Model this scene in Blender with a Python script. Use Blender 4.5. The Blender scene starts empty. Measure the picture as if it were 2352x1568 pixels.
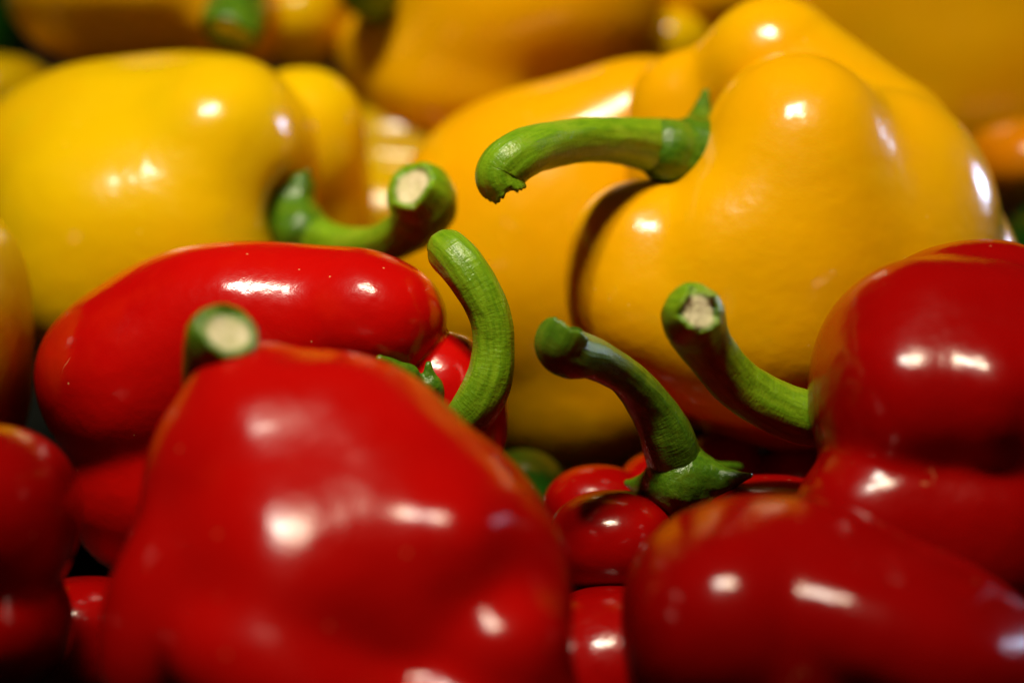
import bpy, math, random
import numpy as np
from mathutils import Vector, Matrix

random.seed(7)
rng = np.random.RandomState(11)
S = bpy.context.scene
COL = S.collection
R = math.radians

# ------------------------------------------------------------------ camera
PITCH = R(24)
CAM = np.array([0.0, -0.44, 0.30])                       # metres
RIGHT = np.array([1.0, 0.0, 0.0])
FWD = np.array([0.0, math.cos(PITCH), -math.sin(PITCH)])
UP = np.array([0.0, math.sin(PITCH), math.cos(PITCH)])
LENS, FOCUS = 85.0, 45.7                                  # mm, cm
cam_d = bpy.data.cameras.new('camera')
cam_d.lens = LENS
cam_d.sensor_width = 36
cam_d.clip_start = 0.01
cam_d.clip_end = 50
cam_d.dof.use_dof = True
cam_d.dof.focus_distance = FOCUS * 0.01
cam_d.dof.aperture_fstop = 5.8
cam_o = bpy.data.objects.new('camera', cam_d)
COL.objects.link(cam_o)
M = Matrix((tuple(RIGHT), tuple(UP), tuple(-FWD))).transposed().to_4x4()
M.translation = Vector(CAM)
cam_o.matrix_world = M
S.camera = cam_o

# ------------------------------------------------------------------ world, lamps, exposure
W = bpy.data.worlds.new('World')
S.world = W
W.use_nodes = True
bg = W.node_tree.nodes['Background']
bg.inputs[0].default_value = (1.0, 0.80, 0.60, 1)
bg.inputs[1].default_value = 0.005

def lamp(name, pos, target, size, power, color, shape='DISK', size_y=None, spread=None):
    """A market-stall lamp: pos/target in cm in the stall frame (right, up, away)."""
    l = bpy.data.lights.new(name, 'AREA')
    l.shape = shape
    l.size = size
    if size_y: l.size_y = size_y
    l.energy = power
    l.color = color
    if spread: l.spread = R(spread)
    o = bpy.data.objects.new(name, l)
    COL.objects.link(o)
    p = wp(np.array(pos, float)); t = wp(np.array(target, float))
    o.location = p
    o.rotation_euler = Vector(t - p).to_track_quat('-Z', 'Y').to_euler()
    return o

K = 36.0 / LENS / 2352.0
def vp(x, y, d):
    """stall frame in cm (right, up, away from the front) of a point seen at x, y of the 2352-wide study print, d cm away"""
    return np.array([(x - 1176) * K * d, (784 - y) * K * d, d])
def wp(v):
    """stall frame (cm) -> world (m)"""
    v = np.asarray(v, float)
    return CAM + 0.01 * (v[..., 0:1] * RIGHT + v[..., 1:2] * UP + v[..., 2:3] * FWD)

lamp('key_lamp', (-27, 104, -14), (-0.5, 3, 51), 0.085, 0.74, (1.0, 0.93, 0.78), spread=62)
lamp('shop_lamp', (-8, 106, -14), (-1, 3.5, 53), 0.24, 0.41, (1.0, 0.84, 0.60), shape='RECTANGLE', size_y=0.17, spread=26)
lamp('window_light', (62, 24, 84), (10.5, 4, 53), 0.20, 0.070, (0.60, 0.72, 1.0), shape='RECTANGLE', size_y=0.30, spread=9)
S.view_settings.view_transform = 'Standard'
S.view_settings.look = 'None'
S.view_settings.exposure = 0.0
S.view_settings.gamma = 1.0
S.cycles.use_denoising = True
S.cycles.max_bounces = 10
S.cycles.sample_clamp_indirect = 6.0
S.cycles.caustics_reflective = False
S.cycles.caustics_refractive = False

# ------------------------------------------------------------------ materials
def nt(name):
    m = bpy.data.materials.new(name)
    m.use_nodes = True
    t = m.node_tree
    return m, t, t.nodes['Principled BSDF']
def node(t, kind, **kw):
    n = t.nodes.new(kind)
    for k, v in kw.items():
        if k.startswith('i_'):
            n.inputs[int(k[2:]) if k[2:].isdigit() else k[2:].replace('_', ' ')].default_value = v
        else: setattr(n, k, v)
    return n
def mixc(t, fac, a, b):
    n = t.nodes.new('ShaderNodeMix'); n.data_type = 'RGBA'
    for i, v in ((0, fac), (6, a), (7, b)):
        if hasattr(v, 'is_output'): t.links.new(v, n.inputs[i])
        else: n.inputs[i].default_value = v
    return n.outputs[2]
def ramp(t, v, lo, hi, a=0.0, b=1.0):
    n = t.nodes.new('ShaderNodeMapRange')
    n.interpolation_type = 'SMOOTHSTEP'
    t.links.new(v, n.inputs[0])
    for i, x in enumerate((lo, hi, a, b)): n.inputs[i + 1].default_value = x
    return n.outputs[0]
def noise(t, co, scale, detail=3, rough=0.5):
    n = node(t, 'ShaderNodeTexNoise')
    n.inputs['Scale'].default_value = scale
    n.inputs['Detail'].default_value = detail
    n.inputs['Roughness'].default_value = rough
    t.links.new(co, n.inputs['Vector'])
    return n.outputs['Fac']

def skin(name, c1, c2, c3, sss=0.05, rough=0.17, speck=(0.9, 0.5, 0.2, 1)):
    c1, c2, c3 = [tuple(v * 0.88 for v in c[:3]) + (1,) for c in (c1, c2, c3)]
    m, t, p = nt(name)
    co = t.nodes.new('ShaderNodeTexCoord').outputs['Object']
    big = noise(t, co, 22, 2)
    col = mixc(t, ramp(t, big, 0.40, 0.62), c1, c2)
    patch = noise(t, co, 47, 3)
    col = mixc(t, ramp(t, patch, 0.56, 0.78, 0, 0.6), col, c3)
    # pale pinprick specks, few and uneven
    v = node(t, 'ShaderNodeTexVoronoi'); v.inputs['Scale'].default_value = 330
    t.links.new(co, v.inputs['Vector'])
    sp = ramp(t, v.outputs['Distance'], 0.05, 0.09, 1, 0)
    pick = ramp(t, noise(t, co, 260, 1), 0.60, 0.66)
    mul = node(t, 'ShaderNodeMath', operation='MULTIPLY')
    t.links.new(sp, mul.inputs[0]); t.links.new(pick, mul.inputs[1])
    mul2 = node(t, 'ShaderNodeMath', operation='MULTIPLY'); mul2.inputs[1].default_value = 0.55
    t.links.new(mul.outputs[0], mul2.inputs[0])
    col = mixc(t, mul2.outputs[0], col, speck)
    # a few hairline scars and scuffs
    ve = node(t, 'ShaderNodeTexVoronoi', feature='DISTANCE_TO_EDGE'); ve.inputs['Scale'].default_value = 28
    wn = node(t, 'ShaderNodeTexNoise'); wn.inputs['Scale'].default_value = 90; wn.inputs['Detail'].default_value = 3
    t.links.new(co, wn.inputs['Vector'])
    wa = node(t, 'ShaderNodeVectorMath', operation='SCALE'); wa.inputs[3].default_value = 0.02
    t.links.new(wn.outputs['Color'], wa.inputs[0])
    wb = node(t, 'ShaderNodeVectorMath', operation='ADD'); t.links.new(co, wb.inputs[0]); t.links.new(wa.outputs[0], wb.inputs[1])
    t.links.new(wb.outputs[0], ve.inputs['Vector'])
    ln = ramp(t, ve.outputs['Distance'], 0.002, 0.008, 1, 0)
    lm = ramp(t, noise(t, co, 48, 3, 0.6), 0.64, 0.72, 0, 0.3)
    lmul = node(t, 'ShaderNodeMath', operation='MULTIPLY')
    t.links.new(ln, lmul.inputs[0]); t.links.new(lm, lmul.inputs[1])
    col = mixc(t, lmul.outputs[0], col, speck)
    t.links.new(col, p.inputs['Base Color'])
    # gloss: waxy skin, smudged
    sm = noise(t, co, 120, 4, 0.6)
    t.links.new(ramp(t, sm, 0.3, 0.75, rough - 0.01, rough + 0.07), p.inputs['Roughness'])
    p.inputs['IOR'].default_value = 1.45
    p.inputs['Subsurface Weight'].default_value = sss
    p.inputs['Subsurface Radius'].default_value = (1.0, 0.45, 0.1)
    p.inputs['Subsurface Scale'].default_value = 0.003
    # fine relief: pores and soft undulation
    b1 = node(t, 'ShaderNodeBump'); b1.inputs['Strength'].default_value = 0.10; b1.inputs['Distance'].default_value = 0.0002
    t.links.new(noise(t, co, 2600, 1), b1.inputs['Height'])
    b2 = node(t, 'ShaderNodeBump'); b2.inputs['Strength'].default_value = 0.42; b2.inputs['Distance'].default_value = 0.0012
    t.links.new(noise(t, co, 95, 3), b2.inputs['Height'])
    t.links.new(b1.outputs[0], b2.inputs['Normal'])
    t.links.new(b2.outputs[0], p.inputs['Normal'])
    return m

RED = skin('red_pepper_skin', (0.60, 0.0030, 0.0015, 1), (0.50, 0.0015, 0.001, 1), (0.66, 0.012, 0.002, 1))
RED_DIMMED = skin('dimmed_red_pepper_skin', (0.36, 0.0012, 0.0008, 1), (0.28, 0.001, 0.0006, 1), (0.42, 0.003, 0.001, 1))  # same red darkened in its colour, standing in for fading lamp light
YEL = skin('yellow_pepper_skin', (0.86, 0.55, 0.001, 1), (0.84, 0.50, 0.001, 1), (0.76, 0.53, 0.002, 1), sss=0.13, speck=(0.9, 0.7, 0.2, 1))
YOR = skin('golden_pepper_skin', (0.90, 0.455, 0.0005, 1), (0.88, 0.41, 0.0005, 1), (0.84, 0.49, 0.001, 1), sss=0.13, speck=(0.9, 0.65, 0.2, 1))
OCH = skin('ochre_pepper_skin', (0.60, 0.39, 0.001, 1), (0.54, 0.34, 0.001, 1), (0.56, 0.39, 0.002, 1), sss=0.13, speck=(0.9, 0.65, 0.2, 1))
ORA = skin('orange_pepper_skin', (0.80, 0.25, 0.001, 1), (0.74, 0.22, 0.001, 1), (0.78, 0.28, 0.002, 1), speck=(0.9, 0.65, 0.2, 1))
GRN = skin('green_pepper_skin', (0.012, 0.075, 0.004, 1), (0.008, 0.05, 0.003, 1), (0.02, 0.09, 0.004, 1), speck=(0.1, 0.3, 0.05, 1))

def stalk(name, c1, c2, c3, streak=True):
    m, t, p = nt(name)
    tc = t.nodes.new('ShaderNodeTexCoord')
    co = tc.outputs['Object']
    if streak:
        mp = t.nodes.new('ShaderNodeMapping'); mp.inputs['Scale'].default_value = (26, 3.2, 1)
        t.links.new(tc.outputs['UV'], mp.inputs['Vector'])
        st = noise(t, mp.outputs[0], 1.0, 5, 0.65)
        mp2 = t.nodes.new('ShaderNodeMapping'); mp2.inputs['Scale'].default_value = (14, 34, 1)
        t.links.new(tc.outputs['UV'], mp2.inputs['Vector'])
        cross = noise(t, mp2.outputs[0], 1.0, 3, 0.6)
    else:
        st = noise(t, co, 900, 4, 0.6); cross = noise(t, co, 500, 3, 0.6)
    blot = noise(t, co, 150, 3, 0.55)
    col = mixc(t, ramp(t, st, 0.32, 0.68), c1, c2)
    col = mixc(t, ramp(t, blot, 0.50, 0.72, 0, 0.8), col, c3)
    col = mixc(t, ramp(t, cross, 0.60, 0.80, 0, 0.45), col, (c3[0]*1.5, c3[1]*1.3, c3[2]*1.5, 1))
    scar = ramp(t, noise(t, co, 330, 3, 0.7), 0.70, 0.78, 0, 0.6)
    col = mixc(t, scar, col, (0.10, 0.07, 0.02, 1))
    if streak:
        sx = node(t, 'ShaderNodeSeparateXYZ'); t.links.new(tc.outputs['UV'], sx.inputs[0])
        col = mixc(t, ramp(t, sx.outputs[1], 0.30, 0.85, 0.9, 0.0), col, (0.065, 0.175, 0.005, 1))
    t.links.new(col, p.inputs['Base Color'])
    p.inputs['Roughness'].default_value = 0.27
    p.inputs['Subsurface Weight'].default_value = 0.12
    p.inputs['Subsurface Radius'].default_value = (0.4, 1.0, 0.1)
    p.inputs['Subsurface Scale'].default_value = 0.0015
    b = node(t, 'ShaderNodeBump'); b.inputs['Strength'].default_value = 0.55; b.inputs['Distance'].default_value = 0.0005
    t.links.new(st, b.inputs['Height'])
    b1 = node(t, 'ShaderNodeBump'); b1.inputs['Strength'].default_value = 0.45; b1.inputs['Distance'].default_value = 0.0004
    t.links.new(cross, b1.inputs['Height'])
    b2 = node(t, 'ShaderNodeBump'); b2.inputs['Strength'].default_value = 0.35; b2.inputs['Distance'].default_value = 0.0002
    t.links.new(noise(t, co, 1700, 2), b2.inputs['Height'])
    t.links.new(b.outputs[0], b1.inputs['Normal']); t.links.new(b1.outputs[0], b2.inputs['Normal'])
    t.links.new(b2.outputs[0], p.inputs['Normal'])
    return m
ST_FRESH = stalk('fresh_green_stalk', (0.12, 0.27, 0.005, 1), (0.21, 0.39, 0.009, 1), (0.24, 0.38, 0.015, 1))
ST_MID = stalk('mid_green_stalk', (0.07, 0.17, 0.006, 1), (0.13, 0.26, 0.010, 1), (0.24, 0.34, 0.015, 1))
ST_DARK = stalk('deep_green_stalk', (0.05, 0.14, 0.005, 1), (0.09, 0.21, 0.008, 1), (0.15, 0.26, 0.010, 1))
CALYX = stalk('calyx_green', (0.045, 0.135, 0.004, 1), (0.080, 0.20, 0.006, 1), (0.13, 0.24, 0.008, 1), streak=False)

def cut_mat():
    m, t, p = nt('cut_stalk_flesh')
    tc = t.nodes.new('ShaderNodeTexCoord'); co = tc.outputs['Object']
    n1 = noise(t, co, 420, 4, 0.65)
    col = mixc(t, ramp(t, n1, 0.35, 0.7), (0.62, 0.58, 0.30, 1), (0.80, 0.72, 0.46, 1))
    n2 = noise(t, co, 900, 3, 0.7)
    col = mixc(t, ramp(t, n2, 0.60, 0.75, 0, 0.6), col, (0.40, 0.30, 0.10, 1))
    # green outer rim, by radius (u of the disc)
    sx = node(t, 'ShaderNodeSeparateXYZ'); t.links.new(tc.outputs['UV'], sx.inputs[0])
    col = mixc(t, ramp(t, sx.outputs[0], 0.72, 1.0), col, (0.22, 0.30, 0.06, 1))
    t.links.new(col, p.inputs['Base Color'])
    p.inputs['Roughness'].default_value = 0.7
    b = node(t, 'ShaderNodeBump'); b.inputs['Strength'].default_value = 0.8; b.inputs['Distance'].default_value = 0.0006
    t.links.new(n2, b.inputs['Height']); t.links.new(b.outputs[0], p.inputs['Normal'])
    return m
CUT = cut_mat()

def tray_mat():
    m, t, p = nt('dark_tray_plastic')
    co = t.nodes.new('ShaderNodeTexCoord').outputs['Object']
    col = mixc(t, noise(t, co, 40, 4), (0.002, 0.003, 0.002, 1), (0.005, 0.006, 0.004, 1))
    t.links.new(col, p.inputs['Base Color']); p.inputs['Roughness'].default_value = 0.9; p.inputs['Specular IOR Level'].default_value = 0.1
    return m
TRAY = tray_mat()

# ------------------------------------------------------------------ shape tools
def rot3(az=0, ax=0, ay=0):
    a, b, c = R(az), R(ax), R(ay)
    Rz = np.array([[math.cos(a), -math.sin(a), 0], [math.sin(a), math.cos(a), 0], [0, 0, 1]])
    Rx = np.array([[1, 0, 0], [0, math.cos(b), -math.sin(b)], [0, math.sin(b), math.cos(b)]])
    Ry = np.array([[math.cos(c), 0, math.sin(c)], [0, 1, 0], [-math.sin(c), 0, math.cos(c)]])
    return Rz @ Rx @ Ry
def E(x, y, d, rx, ry, rz, rot=0, p=2.2, k=0.5, tilt=0, yaw=0):
    """lobe: centre, half sizes (rx, ry as seen; rz in cm), exponent, blend width k"""
    s = K * d
    return dict(t='e', c=vp(x, y, d), r=np.array([rx * s, ry * s, rz]), m=rot3(rot, tilt, yaw), p=p, k=k)
def C(pts, k=0.4):
    """chain of round cones: pts = (x, y, d, r)"""
    return dict(t='c', pts=[(vp(a, b, d), r * K * d) for a, b, d, r in pts], k=k)

def sd(pr, P):
    if pr['t'] == 'e':
        q = np.abs((P - pr['c']) @ pr['m']) / pr['r']
        p = pr['p']
        qp = q ** (p - 1)
        s = np.maximum((qp * q).sum(-1), 1e-9)
        k0 = s ** (1 / p)
        g = k0 ** (1 - p) * np.sqrt(((qp / pr['r']) ** 2).sum(-1))
        return (k0 - 1) / np.maximum(g, 1e-3)
    best = None
    pts = pr['pts']
    for (a, ra), (b, rb) in zip(pts[:-1], pts[1:]):
        ab = b - a
        h = np.clip(((P - a) @ ab) / (ab @ ab), 0, 1)
        d = np.linalg.norm(P - a - h[..., None] * ab, axis=-1) - (ra + (rb - ra) * h)
        best = d if best is None else smin(best, d, 0.06)
    return best
def smin(a, b, k):
    h = np.maximum(k - np.abs(a - b), 0) / k
    return np.minimum(a, b) - h * h * h * k / 6.0

def make_field(prims, cuts=(), wob=0.05, seed=0, fine=0.0, wf=1.0):
    r = np.random.RandomState(seed)
    dirs = r.normal(size=(7, 3)); dirs /= np.linalg.norm(dirs, axis=1)[:, None]
    fr = r.uniform(0.9, 2.6, 7) * wf; ph = r.uniform(0, 6.28, 7)
    fd = r.normal(size=(8, 3)); fd /= np.linalg.norm(fd, axis=1)[:, None]
    ff = r.uniform(9, 24, 8)
    def f(P):
        out = None
        for pr in prims:
            d = sd(pr, P)
            out = d if out is None else smin(out, d, pr['k'] * 1.6)
        for pr in cuts:
            d = -sd(pr, P)
            out = -smin(-out, -d, pr['k'] * 1.6)
        if wob:
            out = out + wob * sum(np.sin((P @ dirs[i]) * fr[i] + ph[i]) / fr[i] for i in range(7)) * 0.4
        if fine:
            out = out + fine * sum(np.sin((P @ fd[i]) * ff[i] + i) for i in range(8)) * 0.35
        return out
    return f

def surface(f, lo, hi, h):
    """surface nets over f, vertices then pulled onto f = 0"""
    n = np.ceil((hi - lo) / h).astype(int) + 1
    ax = [lo[i] + h * np.arange(n[i]) for i in range(3)]
    G = np.empty(n, np.float32)
    Y, Z = np.meshgrid(ax[1], ax[2], indexing='ij')
    P = np.empty(Y.shape + (3,)); P[..., 1] = Y; P[..., 2] = Z
    for i in range(n[0]):
        P[..., 0] = ax[0][i]; G[i] = f(P)
    ins = G < 0
    c = np.zeros(tuple(n - 1), np.int8)
    for a in (0, 1):
        for b in (0, 1):
            for d in (0, 1):
                c += ins[a:n[0]-1+a, b:n[1]-1+b, d:n[2]-1+d]
    act = (c > 0) & (c < 8)
    idx = -np.ones(act.shape, np.int64)
    cells = np.argwhere(act)
    idx[act] = np.arange(len(cells))
    V = lo + h * (cells + 0.5)
    quads = []
    for axis in range(3):
        o1, o2 = [(1, 2), (2, 0), (0, 1)][axis]
        sl0 = [slice(None)] * 3; sl1 = [slice(None)] * 3
        sl0[axis] = slice(0, -1); sl1[axis] = slice(1, None)
        A, B = ins[tuple(sl0)], ins[tuple(sl1)]
        e = np.argwhere(A != B)
        e = e[(e[:, o1] > 0) & (e[:, o2] > 0) & (e[:, o1] < n[o1]-1) & (e[:, o2] < n[o2]-1)]
        fl = A[tuple(e.T)]
        def at(d1, d2):
            q = e.copy(); q[:, o1] -= d1; q[:, o2] -= d2
            return idx[tuple(q.T)]
        Q = np.stack([at(1, 1), at(0, 1), at(0, 0), at(1, 0)], 1)
        Q[~fl] = Q[~fl][:, ::-1]
        quads.append(Q)
    Q = np.concatenate(quads)
    eps = h * 0.15
    for it in range(4):
        v0 = f(V)
        g = np.stack([(f(V + eps * np.eye(3)[i]) - f(V - eps * np.eye(3)[i])) / (2 * eps) for i in range(3)], 1)
        g2 = np.maximum((g * g).sum(1), 0.15)
        st = -(v0 / g2)[:, None] * g
        L = np.linalg.norm(st, axis=1)
        st *= np.minimum(1, h * 0.8 / np.maximum(L, 1e-9))[:, None]
        V = V + st
        if it < 2:   # even out the net
            acc = np.zeros_like(V); cnt = np.zeros(len(V))
            for a in range(4):
                np.add.at(acc, Q[:, a], V[Q[:, (a + 1) % 4]]); np.add.at(cnt, Q[:, a], 1)
            V = 0.5 * V + 0.5 * acc / np.maximum(cnt, 1)[:, None]
    return V, Q

def mesh_obj(name, V, F, mat, parent, origin, uv=None, ngon=None):
    me = bpy.data.meshes.new(name)
    W_ = wp(V) - origin
    if isinstance(F, np.ndarray):
        me.vertices.add(len(W_)); me.vertices.foreach_set('co', W_.astype(np.float32).ravel())
        me.loops.add(F.size); me.loops.foreach_set('vertex_index', F.astype(np.int32).ravel())
        me.polygons.add(len(F)); me.polygons.foreach_set('loop_start', np.arange(0, F.size, F.shape[1], dtype=np.int32))
        me.update(calc_edges=True); me.validate()
    else:
        me.from_pydata([tuple(v) for v in W_], [], F); me.update()
    if uv is not None:
        l = me.uv_layers.new(name='uv')
        vi = np.empty(len(me.loops), np.int32); me.loops.foreach_get('vertex_index', vi)
        l.data.foreach_set('uv', uv[vi].astype(np.float32).ravel())
    me.shade_smooth()
    me.materials.append(mat)
    o = bpy.data.objects.new(name, me)
    COL.objects.link(o)
    if parent: o.parent = parent
    return o

def bounds(prims, pad):
    lo = np.full(3, 1e9); hi = -lo
    for p in prims:
        if p['t'] == 'e':
            ext = np.abs(p['m']) @ p['r']
            lo = np.minimum(lo, p['c'] - ext); hi = np.maximum(hi, p['c'] + ext)
        else:
            for c, r in p['pts']:
                lo = np.minimum(lo, c - r); hi = np.maximum(hi, c + r)
    return lo - pad, hi + pad

def catmull(pts, n):
    A = np.array(pts, float)
    A = np.vstack([2 * A[0] - A[1], A, 2 * A[-1] - A[-2]])
    out = []
    for i in range(1, len(A) - 2):
        for t in np.linspace(0, 1, n, endpoint=False):
            p0, p1, p2, p3 = A[i-1], A[i], A[i+1], A[i+2]
            out.append(0.5 * (2*p1 + (p2-p0)*t + (2*p0-5*p1+4*p2-p3)*t*t + (3*p1-p0-3*p2+p3)*t**3))
    out.append(A[-2])
    return np.array(out)

def make_stem(parent, origin, pts, mat, cut=None, seed=0, ridges=5, rag=0.04, tipround=False):
    """pts = (x, y, d, r); the last is the cut end. cut = direction (right, up, away) the cut face looks to, and face size"""
    r = np.random.RandomState(seed)
    ctr = [np.append(vp(x, y, d), rr * K * d) for x, y, d, rr in pts]
    T = catmull(ctr, 16)
    n, m = len(T), 44
    c = T[:, :3]; rad = T[:, 3]
    tan = np.gradient(c, axis=0); tan /= np.linalg.norm(tan, axis=1)[:, None]
    if cut is not None:     # ease the last rings over to the plane of the cut
        cn = np.array(cut[:3], float); cn /= np.linalg.norm(cn)
        for i in range(n - 12, n):
            w = ((i - (n - 12)) / 11.0) ** 1.5
            v = tan[i] * (1 - w) + cn * w; tan[i] = v / np.linalg.norm(v)
    u = np.cross(tan[0], [0.3, 0.8, 0.4]); u /= np.linalg.norm(u)
    V, UV = [], []
    ln = 0.0
    p1, p2, p3 = r.uniform(0, 6.28, 3)
    for i in range(n):
        u = u - (u @ tan[i]) * tan[i]; u /= np.linalg.norm(u)
        w = np.cross(tan[i], u)
        if i: ln += np.linalg.norm(c[i] - c[i-1])
        th = np.linspace(0, 2 * np.pi, m + 1)
        s = ln
        ridge = 0.045 * np.abs(np.sin(ridges * 0.5 * (th + 0.12 * s) + p1)) ** 0.7 - 0.02
        lump = 0.022 * np.sin(2 * th + 1.7 * s + p2) + 0.014 * np.sin(3 * th - 2.9 * s + p3) + 0.010 * np.sin(11 * th + 0.8 * np.sin(3 * s)) \
             + 0.008 * np.sin(5.1 * s + 2 * np.sin(th + p2)) + 0.006 * np.sin(13 * s + 3 * np.sin(th * 2 + p3))
        rr = rad[i] * (1 + ridge + lump)
        ring = c[i] + np.outer(rr * np.cos(th), u) + np.outer(rr * np.sin(th), w)
        if i > n - 4:
            ring += np.outer(rag * (np.sin(9 * th + p1) * 0.4 + np.sin(17 * th + p2) * 0.4 + np.sin(4 * th)) * (i - n + 4) / 3, tan[i])
        V.append(ring)
        UV.append(np.stack([th / (2 * np.pi), np.full(m + 1, s * 0.5)], 1))
    # rounded lip turning in to the cut
    lip = 0
    base_ring = V[-1]
    cen = base_ring[:-1].mean(0)
    for q, (f_in, f_out) in enumerate(((0.955, 0.05), (0.89, 0.065), (0.82, 0.045))):
        V.append(cen + (base_ring - cen) * f_in + tan[-1] * rad[-1] * f_out * 1.6)
        UV.append(UV[-1] + [0, 0.02])
        lip += 1
    nr = n + lip
    V = np.vstack(V); UV = np.vstack(UV)
    i, j = np.meshgrid(np.arange(nr - 1), np.arange(m), indexing='ij')
    a = (i * (m + 1) + j).ravel()
    F = np.stack([a, a + 1, a + m + 2, a + m + 1], 1)
    st = mesh_obj('stem', V, F, mat, parent, origin, UV)
    # cut face: a slightly dished, fibrous disc inside the lip
    last = V[(nr - 1) * (m + 1):][:m]
    cc = last.mean(0)
    DV, DU = [], []
    rr_n = 9
    for q in range(rr_n):
        f_ = 1.0 - q / rr_n
        dish = -0.11 * (1 - f_ ** 2) * rad[-1]
        jit = 0.012 * np.sin(7 * q + 2 * np.linspace(0, 2*np.pi, m, endpoint=False)) * rad[-1] * (1 if q else 0)
        wv = 0.02 * np.sin(2 * np.linspace(0, 2*np.pi, m, endpoint=False) + p1) * rad[-1] * (f_ ** 2 if q else 0)
        flat = last - cc; off = flat @ tan[-1]; flat = flat - np.outer(off * (1 - f_ ** 6), tan[-1])
        rc = np.linalg.norm(flat, axis=1); flat = flat * ((rc * f_ ** 2 + rc.mean() * (1 - f_ ** 2)) / rc)[:, None]
        DV.append(cc + flat * f_ + np.outer(dish + jit + wv, tan[-1]))
        DU.append(np.stack([np.full(m, f_), np.linspace(0, 1, m)], 1))
    DV.append((cc - 0.11 * rad[-1] * tan[-1])[None]); DU.append(np.array([[0, 0.5]]))
    DV = np.vstack(DV); DU = np.vstack(DU)
    F = []
    for q in range(rr_n - 1):
        for j in range(m):
            F.append((q*m + j, q*m + (j+1) % m, (q+1)*m + (j+1) % m, (q+1)*m + j))
    for j in range(m): F.append(((rr_n-1)*m + j, (rr_n-1)*m + (j+1) % m, rr_n*m))
    mesh_obj('cut_end', DV, F, CUT, st, origin, DU)
    return st

def pepper(label, mat, lobes, group, h=0.10, cuts=(), wob=0.05, seed=1, stems=None, calyx=None, name='bell_pepper', wf=1.0):
    lo, hi = bounds(lobes, 0.45)
    f = make_field(lobes, cuts, wob, seed, wf=wf)
    V, Q = surface(f, lo, hi, h)
    mid = V.mean(0)
    wv = wp(V)
    origin = np.array([wv[:, 0].mean(), wv[:, 1].mean(), wv[:, 2].min()])
    root = bpy.data.objects.new(name, None)
    root.empty_display_size = 0.02
    COL.objects.link(root)
    root.location = origin
    root['label'] = label; root['category'] = 'bell pepper'; root['group'] = group
    mesh_obj('body', V, Q, mat, root, origin)
    if calyx:
        prims = calyx
        lo, hi = bounds(prims, 0.12)
        fc = make_field(prims, (), 0.0, seed + 5, fine=0.012)
        V, Q = surface(fc, lo, hi, 0.05)
        mesh_obj('calyx', V, Q, CALYX, root, origin)
    if stems:
        make_stem(root, origin, **stems)
    return root

RG, YG, GG = 'red bell peppers in the front of the heap', 'yellow bell peppers heaped behind the red ones', 'dark green bell peppers glimpsed in the gaps'

# ------------------------------------------------------------------ the tray the heap rests on
def tray():
    pts = []
    nx, ny = 40, 44
    # a sloping display bed that climbs away under the peppers
    for j in range(ny + 1):
        y = 0.0 + 0 * j
        a = j / ny
        for i in range(nx + 1):
            x = (i / nx - 0.5) * 0.9
            yy = -0.12 + a * 0.62
            zz = -0.055 + 0.46 * max(0, yy + 0.03) + 0.0015 * math.sin(i * 1.7) * math.cos(j * 1.3)
            pts.append((x, yy, zz))
    F = [(j*(nx+1)+i, j*(nx+1)+i+1, (j+1)*(nx+1)+i+1, (j+1)*(nx+1)+i) for j in range(ny) for i in range(nx)]
    me = bpy.data.meshes.new('display_bed'); me.from_pydata(pts, [], F); me.update(); me.shade_smooth()
    me.materials.append(TRAY)
    o = bpy.data.objects.new('display_bed', me); COL.objects.link(o)
    o['kind'] = 'structure'
    o['label'] = 'black sloping display bed under the peppers'
tray()

# ------------------------------------------------------------------ RED PEPPERS
pepper('largest glossy red pepper, in front, its short cut stem standing behind its shoulder', RED, [
    E(708, 1150, 40.9, 370, 352, 2.9, p=2.35, k=0.5),
    E(910, 1215, 40.6, 255, 225, 2.4, k=0.7),
    E(715, 1335, 39.35, 320, 300, 2.8, p=2.05, k=0.8),
    E(1008, 1415, 39.7, 304, 322, 2.5, rot=6, p=2.1, k=0.6),
    E(915, 1310, 39.95, 320, 290, 2.6, k=1.0),
    E(1045, 1270, 38.6, 130, 160, 1.6, k=0.5),
    E(1160, 1480, 38.3, 150, 150, 1.6, k=0.45),
    E(545, 1450, 40.2, 306, 290, 2.7, p=2.25, k=0.8),
    E(690, 1590, 37.8, 340, 185, 1.8, rot=-31, p=2.1, k=0.5),
    E(1020, 1700, 38.5, 330, 215, 2.1, rot=14, p=2.2, k=0.45),
    E(560, 870, 40.6, 100, 60, 1.0, rot=20, k=0.5)],
    RG, seed=3, wob=0.12, wf=1.3,
    stems=dict(pts=[(475, 985, 41.8, 50), (470, 910, 41.5, 52), (478, 850, 41.1, 62), (498, 800, 40.6, 76), (512, 778, 40.2, 80), (524, 768, 39.9, 68)],
               mat=ST_MID, cut=(0.28, 0.62, -0.72), seed=4))

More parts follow.
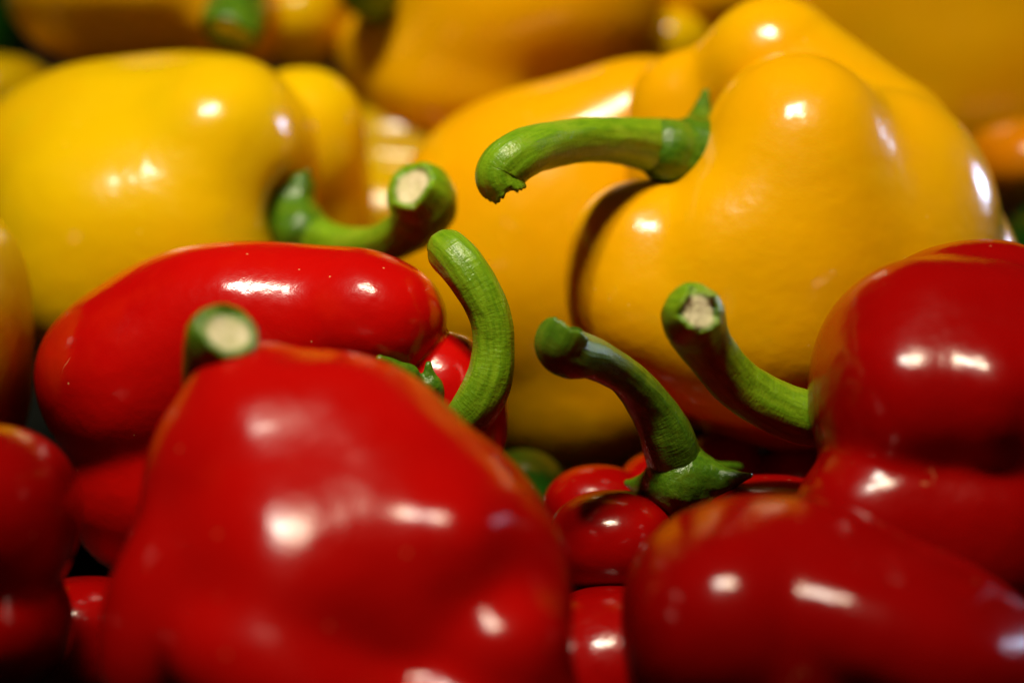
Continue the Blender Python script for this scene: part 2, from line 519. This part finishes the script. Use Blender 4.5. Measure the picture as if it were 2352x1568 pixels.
pepper('long red pepper lying on its side, a tall green stem curling up beside it', RED, [
    E(630, 785, 48.2, 335, 228, 2.7, rot=-3, p=2.15, k=0.5, tilt=10),
    E(350, 875, 48.6, 252, 242, 2.8, rot=24, p=2.3, k=1.1),
    E(868, 740, 46.9, 162, 147, 1.75, rot=-22, p=2.3, k=0.9),
    E(1015, 940, 47.1, 158, 190, 1.6, k=0.12),
    E(400, 1110, 48.6, 255, 235, 2.4, rot=-12, k=0.3),
    E(760, 1080, 48.6, 320, 230, 2.2, k=0.4)],
    RG, seed=8, wob=0.06,
    calyx=[C([(985, 955, 45.9, 62), (960, 915, 46.2, 40)], 0.15),
           C([(975, 940, 45.8, 40), (930, 868, 45.3, 34), (872, 824, 44.9, 12)], 0.12),
           C([(985, 945, 45.8, 42), (990, 890, 45.5, 28), (984, 836, 45.4, 7)], 0.12),
           C([(990, 960, 45.9, 34), (960, 1020, 45.9, 26), (900, 1050, 45.6, 6)], 0.12)],
    stems=dict(pts=[(965, 950, 46.2, 60), (1030, 968, 45.9, 54), (1088, 935, 45.7, 55), (1123, 870, 45.6, 52), (1134, 795, 45.6, 47),
                    (1126, 730, 45.6, 48), (1100, 668, 45.6, 51), (1063, 612, 45.7, 53), (1030, 578, 46.0, 50), (1018, 572, 46.6, 34)],
               mat=ST_FRESH, seed=9, cut=(-0.5, -0.1, 0.85)))

pepper('tall shaded red pepper at the right edge, its stem ending in a pale ragged cut', RED_DIMMED, [
    E(2190, 878, 44.5, 316, 290, 2.7, p=2.3, k=0.5),
    E(2085, 925, 43.5, 195, 200, 2.3, k=0.7),
    E(2235, 925, 43.3, 135, 195, 2.3, k=0.45),
    E(2360, 930, 43.4, 130, 195, 2.3, k=0.45),
    E(2240, 735, 45.4, 246, 186, 2.0, p=2.1, k=0.12),
    E(2175, 1220, 43.8, 352, 242, 2.6, p=2.2, k=0.4), E(2000, 1205, 42.9, 175, 168, 1.6, k=0.5)],
    RG, seed=12, wob=0.10, wf=1.5,
    stems=dict(pts=[(2010, 950, 45.6, 66), (1900, 965, 45.4, 61), (1795, 940, 45.2, 61), (1700, 885, 44.9, 60), (1630, 805, 44.4, 59),
                    (1596, 745, 43.8, 70), (1592, 722, 43.1, 72), (1604, 716, 42.6, 52)],
               mat=ST_FRESH, seed=13, cut=(0.35, 0.2, -0.92), rag=0.09))

pepper('broad red pepper at the bottom right with a long pale streak on its shoulder', RED_DIMMED, [
    E(1790, 1500, 40.6, 360, 365, 3.0, p=2.3, k=0.5),
    E(2050, 1545, 40.4, 420, 300, 2.8, rot=-24, p=2.2, k=0.4),
    E(1650, 1440, 39.6, 205, 230, 2.2, k=0.5),
    E(2060, 1480, 38.9, 320, 175, 1.8, rot=-24, k=0.4)],
    RG, seed=15, wob=0.10)

pepper('low red pepper in the middle whose dark green stem leans back over it', RED_DIMMED, [
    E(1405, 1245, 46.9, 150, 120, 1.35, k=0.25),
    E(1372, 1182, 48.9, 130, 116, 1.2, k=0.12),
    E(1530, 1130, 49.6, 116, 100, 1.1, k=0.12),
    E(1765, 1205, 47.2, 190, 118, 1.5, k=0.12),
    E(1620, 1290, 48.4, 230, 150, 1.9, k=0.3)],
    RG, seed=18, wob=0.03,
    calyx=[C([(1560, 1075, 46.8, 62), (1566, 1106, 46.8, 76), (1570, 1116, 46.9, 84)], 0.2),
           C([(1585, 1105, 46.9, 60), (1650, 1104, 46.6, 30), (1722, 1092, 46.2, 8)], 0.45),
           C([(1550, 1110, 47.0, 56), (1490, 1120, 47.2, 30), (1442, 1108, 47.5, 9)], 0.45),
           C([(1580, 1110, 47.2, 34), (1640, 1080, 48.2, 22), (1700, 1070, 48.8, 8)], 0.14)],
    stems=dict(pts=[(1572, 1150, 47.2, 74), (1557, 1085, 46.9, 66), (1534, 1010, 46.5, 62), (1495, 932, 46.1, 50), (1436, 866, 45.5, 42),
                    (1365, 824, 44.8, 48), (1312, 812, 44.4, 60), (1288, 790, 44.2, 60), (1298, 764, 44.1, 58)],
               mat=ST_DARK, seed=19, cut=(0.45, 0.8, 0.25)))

pepper('shadowed red pepper tucked in the dark behind the two crossing stems', RED_DIMMED, [
    E(1660, 1085, 52.0, 100, 98, 1.6, k=0.12),
    E(1835, 1105, 52.0, 112, 100, 1.6, k=0.12),
    E(1740, 1180, 52.5, 200, 120, 1.9, k=0.3)], RG, seed=21, h=0.13)
pepper('red pepper showing as a narrow wedge between the two big front ones', RED_DIMMED, [
    E(1405, 1545, 45.6, 215, 198, 2.0, p=2.2, k=0.4), E(1350, 1600, 45.6, 160, 200, 2.0, k=0.3)], RG, seed=22)
pepper('red pepper seen as a thin sliver in the black gap at the lower left', RED_DIMMED, [
    E(190, 1425, 46.5, 150, 105, 1.9, k=0.4), E(250, 1500, 46.5, 160, 120, 1.9, k=0.3)], RG, seed=23)
pepper('shaded red pepper cut off by the left edge, waisted between two bulging lobes', RED_DIMMED, [
    E(-40, 1190, 41.2, 217, 222, 2.4, p=2.2, k=0.3, rot=-8), E(-30, 1440, 41.2, 190, 165, 2.2, k=0.2)], RG, seed=24, wob=0.05)

# ------------------------------------------------------------------ YELLOW PEPPERS
pepper('huge golden pepper standing over the others with a thick stem arching out to the left', YOR, [
    E(1960, 560, 51.8, 330, 370, 3.0, p=2.2, k=0.5),                      # trunk
    E(1838, 430, 50.2, 232, 306, 2.6, p=2.1, rot=6, k=0.6),               # front ridge
    E(1950, 650, 50.9, 290, 330, 2.7, p=2.2, rot=20, k=0.9),
    E(1722, 690, 50.1, 284, 290, 2.7, p=2.6, k=1.2, rot=-12),               # front shoulder
    C([(1776, 166, 52.4, 172), (1985, 380, 52.2, 226), (2085, 640, 52.2, 256)], 0.05),   # tall back lobe
    E(1650, 355, 53.6, 212, 240, 1.7, p=3, k=0.6),                       # back left lobe
    E(1496, 640, 50.3, 188, 236, 2.2, rot=14, k=0.35),
    E(1470, 720, 50.1, 140, 170, 2.1, rot=18, k=0.6),                      # low left lobe
    E(1710, 830, 51.9, 300, 178, 2.4, rot=-22, k=0.5)],
    YG, seed=31, wob=0.04, h=0.10,
        calyx=[C([(1645, 384, 50.5, 112), (1590, 367, 49.9, 98), (1535, 348, 49.5, 75), (1490, 337, 49.3, 55)], 0.25),
           C([(1580, 335, 50.4, 42), (1608, 275, 51.0, 30), (1621, 214, 51.4, 10)], 0.3),
           C([(1570, 400, 50.4, 48), (1520, 440, 51.2, 42), (1455, 442, 51.4, 8)], 0.25),
           C([(1560, 420, 50.4, 40), (1500, 475, 51.3, 14)], 0.25)],
    stems=dict(pts=[(1600, 365, 50.5, 80), (1535, 345, 49.8, 68), (1455, 327, 49.0, 57), (1360, 322, 48.1, 52), (1262, 334, 47.3, 52),
                    (1185, 362, 46.7, 57), (1148, 402, 46.6, 56), (1165, 440, 46.6, 47)],
               mat=ST_FRESH, seed=33, cut=(0.45, -0.88, 0.1), rag=0.07))

pepper('plump yellow pepper at the left with a stem hooking up to a pale oval cut', YEL, [
    E(290, 472, 57.0, 385, 330, 3.3, p=2.2, k=0.5),
    E(525, 360, 55.2, 172, 205, 2.7, k=2.0),
    E(480, 590, 54.9, 165, 250, 2.6, k=0.8),
    E(690, 340, 57.6, 152, 182, 1.9, k=0.12),
    E(735, 470, 58.4, 122, 180, 1.8, k=0.4),
    E(315, 585, 55.4, 330, 320, 3.5, k=1.0)],
    YG, seed=36, wob=0.08, h=0.12, wf=1.8,
    cuts=[E(700, 490, 54.0, 75, 100, 1.3, k=0.5)],
    calyx=[C([(665, 490, 54.4, 58), (690, 535, 53.6, 62)], 0.2),
           C([(665, 480, 54.2, 50), (690, 430, 54.2, 34), (706, 398, 54.0, 10)], 0.2),
           C([(660, 500, 54.4, 45), (625, 490, 54.2, 14)], 0.2)],
    stems=dict(pts=[(675, 520, 54.2, 70), (730, 552, 53.4, 52), (800, 567, 52.6, 44), (880, 560, 51.8, 47), (945, 522, 51.0, 58),
                    (974, 474, 50.4, 76), (962, 445, 50.0, 78), (948, 430, 49.7, 60)],
               mat=ST_FRESH, seed=37, cut=(-0.55, 0.45, -0.7)))

pepper('big shaded yellow pepper in the middle, behind the curling stems', YOR, [
    E(1250, 590, 57.2, 365, 385, 3.6, p=2.1, k=0.5, rot=-10),
    E(1420, 370, 57.2, 265, 212, 2.9, p=2.5, rot=28, k=0.9),
    E(1140, 690, 59.0, 215, 320, 2.9, p=2.2, k=0.6), E(1330, 850, 58.0, 290, 285, 3.4, k=0.9)], YG, seed=41, wob=0.08, h=0.13)

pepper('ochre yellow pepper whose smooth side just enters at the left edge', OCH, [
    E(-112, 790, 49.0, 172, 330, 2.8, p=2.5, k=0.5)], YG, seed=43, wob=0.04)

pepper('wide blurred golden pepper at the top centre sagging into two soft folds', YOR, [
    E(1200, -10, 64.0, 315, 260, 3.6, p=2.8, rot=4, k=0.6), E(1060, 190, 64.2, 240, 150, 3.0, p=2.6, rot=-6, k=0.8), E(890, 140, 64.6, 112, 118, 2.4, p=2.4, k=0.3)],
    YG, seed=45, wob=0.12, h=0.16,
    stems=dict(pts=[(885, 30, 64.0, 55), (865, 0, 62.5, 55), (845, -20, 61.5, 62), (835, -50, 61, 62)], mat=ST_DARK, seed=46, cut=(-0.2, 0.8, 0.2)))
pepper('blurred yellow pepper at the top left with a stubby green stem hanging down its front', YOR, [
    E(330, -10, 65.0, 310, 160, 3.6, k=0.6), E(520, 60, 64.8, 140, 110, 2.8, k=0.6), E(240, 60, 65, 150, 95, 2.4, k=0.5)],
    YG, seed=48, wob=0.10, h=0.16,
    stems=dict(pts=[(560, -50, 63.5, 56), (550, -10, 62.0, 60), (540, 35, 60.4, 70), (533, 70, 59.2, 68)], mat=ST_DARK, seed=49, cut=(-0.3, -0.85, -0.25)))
pepper('small golden pepper between the top left stem and the centre folds', YEL, [
    E(695, 55, 66.0, 105, 112, 2.4, k=0.4), E(740, -30, 66.5, 90, 100, 2.2, k=0.3)], YG, seed=51, h=0.16)
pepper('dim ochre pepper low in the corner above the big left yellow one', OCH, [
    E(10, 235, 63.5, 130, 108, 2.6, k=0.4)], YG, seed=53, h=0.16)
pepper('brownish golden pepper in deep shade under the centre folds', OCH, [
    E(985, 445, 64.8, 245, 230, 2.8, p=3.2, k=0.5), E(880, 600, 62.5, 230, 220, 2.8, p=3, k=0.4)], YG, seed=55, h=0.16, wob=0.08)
pepper('large dim pepper filling the top right corner out of focus', YOR, [
    E(2180, 0, 69.0, 440, 310, 4.0, p=3, rot=-12, k=0.6), E(2230, 230, 68.5, 380, 200, 3.4, p=2.8, k=1.2)], YG, seed=57, h=0.18, wob=0.1)
pepper('orange pepper with two tiny highlights at the right edge', ORA, [
    E(2345, 385, 61.0, 135, 108, 2.6, k=0.4), E(2470, 420, 61.5, 180, 170, 3.2, k=0.3)], YG, seed=59, h=0.15)
pepper('orange-gold pepper at the top edge beside the tall lobe', YOR, [
    E(1640, 0, 66.0, 150, 125, 2.8, k=0.4)], YG, seed=61, h=0.16)
pepper('yellow pepper showing as a small bright wedge above the arching stem', YEL, [
    E(1530, 120, 66.0, 130, 110, 2.8, k=0.4), E(1700, 200, 69.5, 200, 160, 3.2, k=0.5)], YG, seed=63, h=0.17)

# ------------------------------------------------------------------ GREEN PEPPERS in the gaps
pepper('dark green pepper low in the gap right of the curling stem', GRN, [
    E(1200, 1165, 51.8, 125, 130, 2.2, rot=20, k=0.4), E(1120, 1260, 52.5, 220, 160, 2.6, k=0.5)], GG, seed=71, h=0.13)
pepper('dark green pepper in the top left corner', GRN, [
    E(-110, 110, 69.0, 165, 190, 3.0, k=0.4)], GG, seed=73, h=0.16)
pepper('dark green pepper at the right edge under the orange one', GRN, [
    E(2500, 620, 58.5, 195, 190, 3.0, k=0.4), E(2420, 590, 58, 110, 120, 2.2, k=0.4)], GG, seed=75, h=0.15)
